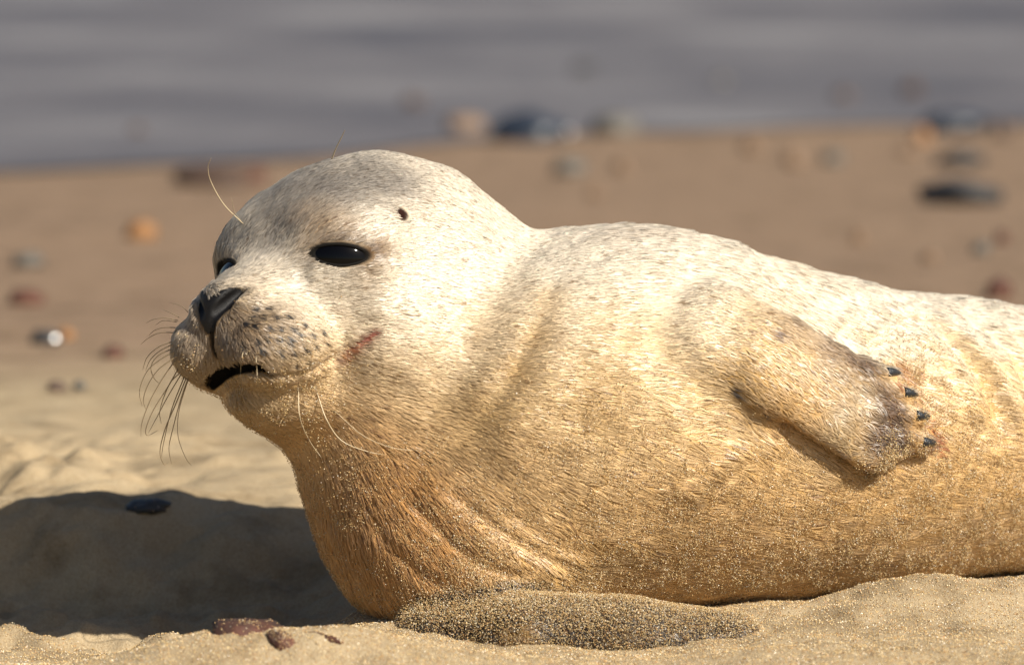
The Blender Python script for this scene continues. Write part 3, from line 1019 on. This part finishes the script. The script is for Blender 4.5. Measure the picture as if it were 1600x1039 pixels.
def axis_lines(segs):
    out = []
    for a, b, st in segs:
        out.append(np.arange(a, b - 1e-9, st))
    out.append([segs[-1][1]])
    return np.concatenate(out)
gx = np.concatenate([-np.geomspace(600, 1.05, 34), axis_lines([(-1.0, -.55, .016), (-.55, .55, .0042), (.55, 1.0, .016)]), np.geomspace(1.05, 600, 34)])
gy = np.concatenate([[-60, -20, -8, -4, -2, -1.2], axis_lines([(-.9, -.52, .02), (-.52, .55, .0042), (.55, 1.2, .012), (1.2, 2.6, .04), (2.6, 8.0, .12)]), np.geomspace(8.2, 900, 40)])
GX, GY = np.meshgrid(gx, gy, indexing='ij')
GZ = ground_h(GX.ravel(), GY.ravel())
gv = np.stack([GX.ravel(), GY.ravel(), GZ], 1)
ii = (np.arange(len(gx) - 1)[:, None] * len(gy) + np.arange(len(gy) - 1)[None]).ravel()
gq = np.stack([ii, ii + len(gy), ii + len(gy) + 1, ii + 1], 1)

def M_sand():
    m = Nodes('beach_sand')
    pos = m.geo()
    sep = m.n('ShaderNodeSeparateXYZ'); m.l(pos, sep.inputs[0])
    big = m.noise(1.3, 4, .6, pos)
    mid = m.noise(14, 4, .6, pos)
    fine = m.noise(650, 2, .7, pos)
    vor = m.n('ShaderNodeTexVoronoi', Scale=900.0); m.l(pos, vor.inputs['Vector'])
    # dry near the seal, damp and browner towards the sea
    a = m.n('ShaderNodeMath', _operation='MULTIPLY_ADD', i1=1.6); m.l(big.outputs['Fac'], a.inputs[0]); m.l(sep.outputs['Y'], a.inputs[2])
    damp = m.n('ShaderNodeMapRange'); damp.interpolation_type = 'SMOOTHSTEP'
    m.l(a.outputs[0], damp.inputs['Value'])
    damp.inputs['From Min'].default_value = 1.9; damp.inputs['From Max'].default_value = 3.2
    dry = m.ramp(mid.outputs['Fac'], [(.3, (.315, .24, .145)), (.7, (.40, .315, .20))]).outputs['Color']
    wet = m.ramp(mid.outputs['Fac'], [(.3, (.20, .134, .086)), (.7, (.244, .169, .112))]).outputs['Color']
    col = m.mix(damp.outputs[0], dry, wet)
    patch = m.noise(9, 5, .65, pos)
    col = m.mix(m.ramp(patch.outputs['Fac'], [(.52, (0, 0, 0)), (.64, (.7, .7, .7))]).outputs['Color'], col, m.mix(1.0, col, (.55, .52, .47), 'MULTIPLY'))
    g = m.ramp(vor.outputs['Color'], [(.0, (.45, .38, .30)), (.12, (.8, .72, .6)), (.5, (1, 1, 1)), (1.0, (1.25, 1.25, 1.25))]).outputs['Color']
    col = m.mix(.8, col, g, 'MULTIPLY')
    m.l(col, m.b.inputs['Base Color'])
    m.b.inputs['Roughness'].default_value = .85
    m.b.inputs['Specular IOR Level'].default_value = .25
    n1 = m.bump(mid.outputs['Fac'], .35, .01)
    n2 = m.bump(fine.outputs['Fac'], .8, .0012, n1)
    n3 = m.bump(vor.outputs['Distance'], .6, .0008, n2)
    m.l(n3, m.b.inputs['Normal'])
    return m.m
ground = mesh_obj('beach', gv, gq, M_sand())
tag(ground, kind='structure')

# water's edge
def M_water():
    m = Nodes('shallow_sea')
    pos = m.geo()
    mp = m.n('ShaderNodeMapping'); mp.inputs['Scale'].default_value = (.35, 1.0, 1.0); m.l(pos, mp.inputs['Vector'])
    w1 = m.noise(2.2, 4, .55, mp.outputs[0]); w2 = m.noise(14, 3, .6, mp.outputs[0])
    st = m.n('ShaderNodeMapping'); st.inputs['Scale'].default_value = (.75, .42, 1); m.l(pos, st.inputs['Vector'])
    w3 = m.noise(.9, 4, .6, st.outputs[0])
    col = m.ramp(w3.outputs['Fac'], [(.30, (.058, .054, .062)), (.44, (.108, .097, .10)), (.56, (.148, .135, .136)), (.70, (.25, .236, .232))]).outputs['Color']  # pale and dark reflection patches put into the base colour
    m.l(col, m.b.inputs['Base Color'])
    m.b.inputs['Roughness'].default_value = .45
    m.b.inputs['IOR'].default_value = 1.33
    m.b.inputs['Specular IOR Level'].default_value = .35
    n1 = m.bump(w1.outputs['Fac'], 1.0, .10)
    m.l(m.bump(w2.outputs['Fac'], 1.0, .02, n1), m.b.inputs['Normal'])
    return m.m
sx = np.concatenate([-np.geomspace(600, 2.2, 16), np.linspace(-2, 2, 60), np.geomspace(2.2, 600, 16)])
SH = np.array([ground_at(x, y) for x, y in ((-300, 275), (26, 266), (300, 250), (500, 236), (700, 208), (850, 196), (1100, 186), (1300, 180), (1573, 178), (1900, 176))])
shore = np.interp(sx, SH[:, 0], SH[:, 1]) + (fbm(np.stack([sx * 2.5, sx * 0, sx * 0], -1), 3, 51) - .5) * .35 * (np.abs(sx) < 5)
rows = np.concatenate([[0, .05, .2, .5], np.geomspace(1, 900, 20)])
wv = np.array([(x, s + r, 0) for x, s in zip(sx, shore) for r in rows])
wz = ground_h(wv[:, 0], wv[:, 1])
edge = ground_h(sx, shore)
wv[:, 2] = np.repeat(edge, len(rows)) * 0
wv[:, 2] = np.maximum(wz + .006, np.repeat(edge, len(rows)) + .006 - .010 * np.tile(np.minimum(rows, 14), len(sx)))
ii = (np.arange(len(sx) - 1)[:, None] * len(rows) + np.arange(len(rows) - 1)[None]).ravel()
water = mesh_obj('sea_water', wv, np.stack([ii, ii + len(rows), ii + len(rows) + 1, ii + 1], 1), M_water())
tag(water, kind='structure')

# loose grains where the sand is sharp
ng = 80000
px_ = rng.uniform(-.46, .46, ng); py_ = -.52 + .40 * rng.random(ng) ** 1.1
gz = ground_h(px_, py_)
gc = np.stack([px_, py_, gz + .0002], 1)
sg = grains('sand_grains', gc, rng.uniform(.0003, .00075, ng), M_GRAIN)
tag(sg, 'loose pale grains scattered over the sand around the seal', 'sand', kind='stuff')

# ------------------------------------------------------------------ stones
def M_stone(name, c0, c1, rough=.6, wet=False):
    m = Nodes(name)
    o = m.obj()
    n1 = m.noise(18, 5, .65, o); n2 = m.noise(160, 3, .6, o)
    col = m.ramp(n1.outputs['Fac'], [(.35, c0), (.65, c1)]).outputs['Color']
    col = m.mix(.5, col, m.ramp(n2.outputs['Fac'], [(.3, (.55, .55, .55)), (.7, (1.1, 1.1, 1.1))]).outputs['Color'], 'MULTIPLY')
    m.l(col, m.b.inputs['Base Color'])
    m.b.inputs['Roughness'].default_value = rough
    m.l(m.bump(n2.outputs['Fac'], .5, .002), m.b.inputs['Normal'])
    return m.m
ST = {'dark': M_stone('stone_dark', (.012, .012, .014), (.035, .033, .032), .55),
      'blue': M_stone('stone_slate', (.010, .014, .024), (.03, .04, .058), .4),
      'grey': M_stone('stone_grey', (.06, .056, .046), (.11, .10, .085), .6),
      'red': M_stone('stone_red', (.028, .014, .010), (.115, .040, .022), .75),
      'orange': M_stone('stone_orange', (.20, .09, .032), (.32, .16, .06), .6),
      'tan': M_stone('stone_tan', (.15, .092, .055), (.21, .135, .082), .7),
      'brown': M_stone('stone_brown', (.04, .022, .015), (.085, .05, .034), .6)}
def stone(name, centre, size, kind, seed, label, cat='stone', group=None, sink=.3, rot=0.0, tilt=0.0):
    v, f = uv_sphere(1.0, 22, 14)
    q = np.sign(v) * np.abs(v) ** .85
    q = q * (1 + (fbm(v * 1.3 + seed * 7.1, 3, seed)[:, None] - .5) * .7 + (fbm(v * 3 + seed * 3.3, 3, seed + 5)[:, None] - .5) * .34)
    q = q * np.asarray(size) / 2
    me_o = mesh_obj(name, q, f, ST[kind])
    me_o.rotation_euler = (tilt, tilt * .5, rot)
    z = float(ground_h(np.array([centre[0]]), np.array([centre[1]]))[0])
    me_o.location = (centre[0], centre[1], z + size[2] * (.5 - sink))
    tag(me_o, label, cat, group)
    return me_o
# picture position, apparent width and height in photo pixels, stone, label
BG = [(325, 278, 120, 34, 'brown', 'long dark brown stone on the sand just behind the seal\'s brow'),
      (388, 276, 52, 28, 'red', 'rusty red stone against the right end of the long dark brown stone'),
      (222, 360, 44, 34, 'orange', 'round orange pebble alone on the sand left of the seal\'s forehead'),
      (826, 204, 112, 50, 'blue', 'large dark slate stone at the water\'s edge above the seal\'s neck'),
      (960, 198, 70, 34, 'grey', 'grey stone at the water\'s edge right of the large slate stone'),
      (728, 196, 54, 34, 'tan', 'tan stone at the water\'s edge left of the large slate stone'),
      (890, 262, 50, 30, 'grey', 'grey pebble on the sand below the large slate stone'),
      (972, 262, 26, 28, 'tan', 'small tan pebble beside the grey pebble above the seal\'s back'),
      (930, 302, 24, 22, 'tan', 'small tan pebble nearest above the seal\'s shoulders'),
      (912, 110, 34, 20, 'dark', 'dark stone lying in the wash, highest of the middle stones'),
      (1128, 128, 22, 16, 'grey', 'small grey stone lying in the wash right of the dark one'),
      (1175, 230, 30, 26, 'tan', 'faint tan pebble on the damp sand above the seal\'s back'),
      (1242, 250, 30, 34, 'tan', 'tan pebble left of a grey pebble on the damp sand'),
      (1302, 248, 30, 24, 'grey', 'grey pebble right of a tan pebble on the damp sand'),
      (1320, 152, 30, 20, 'brown', 'brownish stone in the wash left of the right hand stones'),
      (1424, 142, 30, 26, 'brown', 'brown stone in the wash above the right hand stones'),
      (1490, 194, 100, 40, 'blue', 'dark blue slate stone, uppermost of the stack of stones at right'),
      (1442, 214, 26, 26, 'orange', 'bright orange pebble touching the blue slate stone at right'),
      (1420, 236, 30, 20, 'tan', 'tan pebble below the orange pebble at right'),
      (1500, 250, 68, 30, 'dark', 'short dark stone between two larger dark stones at right'),
      (1498, 304, 116, 42, 'dark', 'long flat dark stone, lowest of the dark stones at right'),
      (1566, 205, 26, 30, 'brown', 'brown pebble at the right edge beside the blue slate stone'),
      (1340, 372, 24, 26, 'tan', 'tan pebble on the sand above the seal\'s rump'),
      (1452, 402, 26, 18, 'tan', 'pale tan pebble low above the seal\'s rump'),
      (1532, 390, 26, 22, 'grey', 'grey pebble above the seal\'s rump at right'),
      (1566, 372, 20, 22, 'red', 'small dark red pebble at the right edge'),
      (1560, 452, 42, 34, 'red', 'rusty red stone just behind the seal\'s rump'),
      (45, 408, 46, 26, 'grey', 'grey stone at the left edge above a rusty red one'),
      (42, 466, 52, 26, 'red', 'rusty red stone at the left edge'),
      (68, 528, 40, 24, 'dark', 'dark wet pebble at the left below the rusty red stone'),
      (104, 524, 22, 20, 'orange', 'small orange pebble touching the dark wet pebble at left'),
      (177, 551, 30, 22, 'red', 'small brick red pebble left of the whiskers'),
      (88, 604, 30, 18, 'brown', 'small brown pebble at left where the dry sand begins'),
      (124, 604, 20, 16, 'grey', 'small grey pebble at left where the dry sand begins'),
      (645, 162, 30, 22, 'brown', 'brownish stone in the wash above the seal\'s head'),
      (215, 205, 24, 18, 'brown', 'faint brown stone in the wash at upper left')]
for i, (px, py, wpx, hpx, kd, lab) in enumerate(BG):
    g = ground_at(px, py + hpx * .35)
    for _ in range(3):
        z = float(ground_h(np.array([g[0]]), np.array([g[1]]))[0])
        g = ground_at(px, py + hpx * .35, z)
    sc = (g[1] + 4.2) / FPX
    size = (wpx * sc * 1.05, wpx * sc * .8, hpx * sc * 1.25)
    stone('beach_stone' if wpx > 45 else 'beach_pebble', g, size, kd, 100 + i, lab, 'stone' if wpx > 45 else 'pebble', 'stones scattered on the beach behind the seal', .3, rng.uniform(-.3, .3))
# near stones
def dust(o, count, parent):
    me = o.data
    co = np.empty(len(me.vertices) * 3); me.vertices.foreach_get('co', co); co = co.reshape(-1, 3)
    bpy.context.view_layer.update()
    mw = np.array(o.matrix_world)
    wv_ = co @ mw[:3, :3].T + mw[:3, 3]
    tri = np.array([p.vertices[:3] for p in me.polygons])
    k = rng.integers(0, len(tri), count)
    b = rng.dirichlet((1, 1, 1), count)
    c = (wv_[tri[k]] * b[:, :, None]).sum(1)
    d = grains('dusting_sand', c, rng.uniform(.0003, .0007, count), M_GRAIN, o)
    tag(d, kind='stuff')
def near_stone(px, py, z, Y, *a, **k):
    g = P(px, py, Y)
    o = stone('red_stone', (g[0], Y), *a, **k)
    o.location.z = g[2]
    dust(o, 420, o)
near_stone(394, 998, 0, -.425, (.054, .045, .030), 'red', 311, 'sand dusted reddish brown stone half buried in the sunlit sand in front', rot=.1, tilt=.12)
near_stone(440, 1002, 0, -.455, (.020, .030, .012), 'red', 313, 'small reddish sliver of stone in front of the half buried stone', rot=.6, tilt=.3)
near_stone(508, 1000, 0, -.455, (.010, .034, .010), 'red', 314, 'thin reddish sliver of stone right of the half buried stone', rot=.9, tilt=.1)
g = ground_at(230, 792, .04)  # dark lump added for a bump in the shadow's edge
stone('shadow_bump', (g[0], g[1] + .010), (.040, .044, .013), 'dark', 315, 'dark pebble on the upper edge of the seal\'s shadow', 'pebble', None, .78, .1)

dust(bpy.data.objects['shadow_bump'], 60, bpy.data.objects['shadow_bump'])
# two small wet pebbles added and tilted to glint in the sun
_g = Nodes('glint_stone')
_gn = _g.noise(60, 3)
_g.l(_g.ramp(_gn.outputs['Fac'], [(.3, (.02, .02, .024)), (.7, (.06, .06, .065))]).outputs['Color'], _g.b.inputs['Base Color'])
_g.b.inputs['Roughness'].default_value = .15
M_GLINT = _g.m
for px, py, lab in ((890, 207, 'flat wet pebble glinting beside the large slate stone at the water\'s edge'), (86, 529, 'wet pebble added and tilted to glint between the dark and orange pebbles at left')):
    g = ground_at(px, py)
    z = float(ground_h(np.array([g[0]]), np.array([g[1]]))[0]) + .012
    g = ground_at(px, py, z)
    v, f = uv_sphere(1.0, 28, 18)
    o = mesh_obj('glint_pebble', v * np.array([.0095, .008, .0018]), f, ST['dark'])
    o.data.materials[0] = M_GLINT
    hv = unit(SUN_DIR + unit(CAM - g))
    o.location = g
    o.rotation_euler = Vector(hv).to_track_quat('Z', 'Y').to_euler()
    tag(o, lab, 'pebble', 'stones scattered on the beach behind the seal')
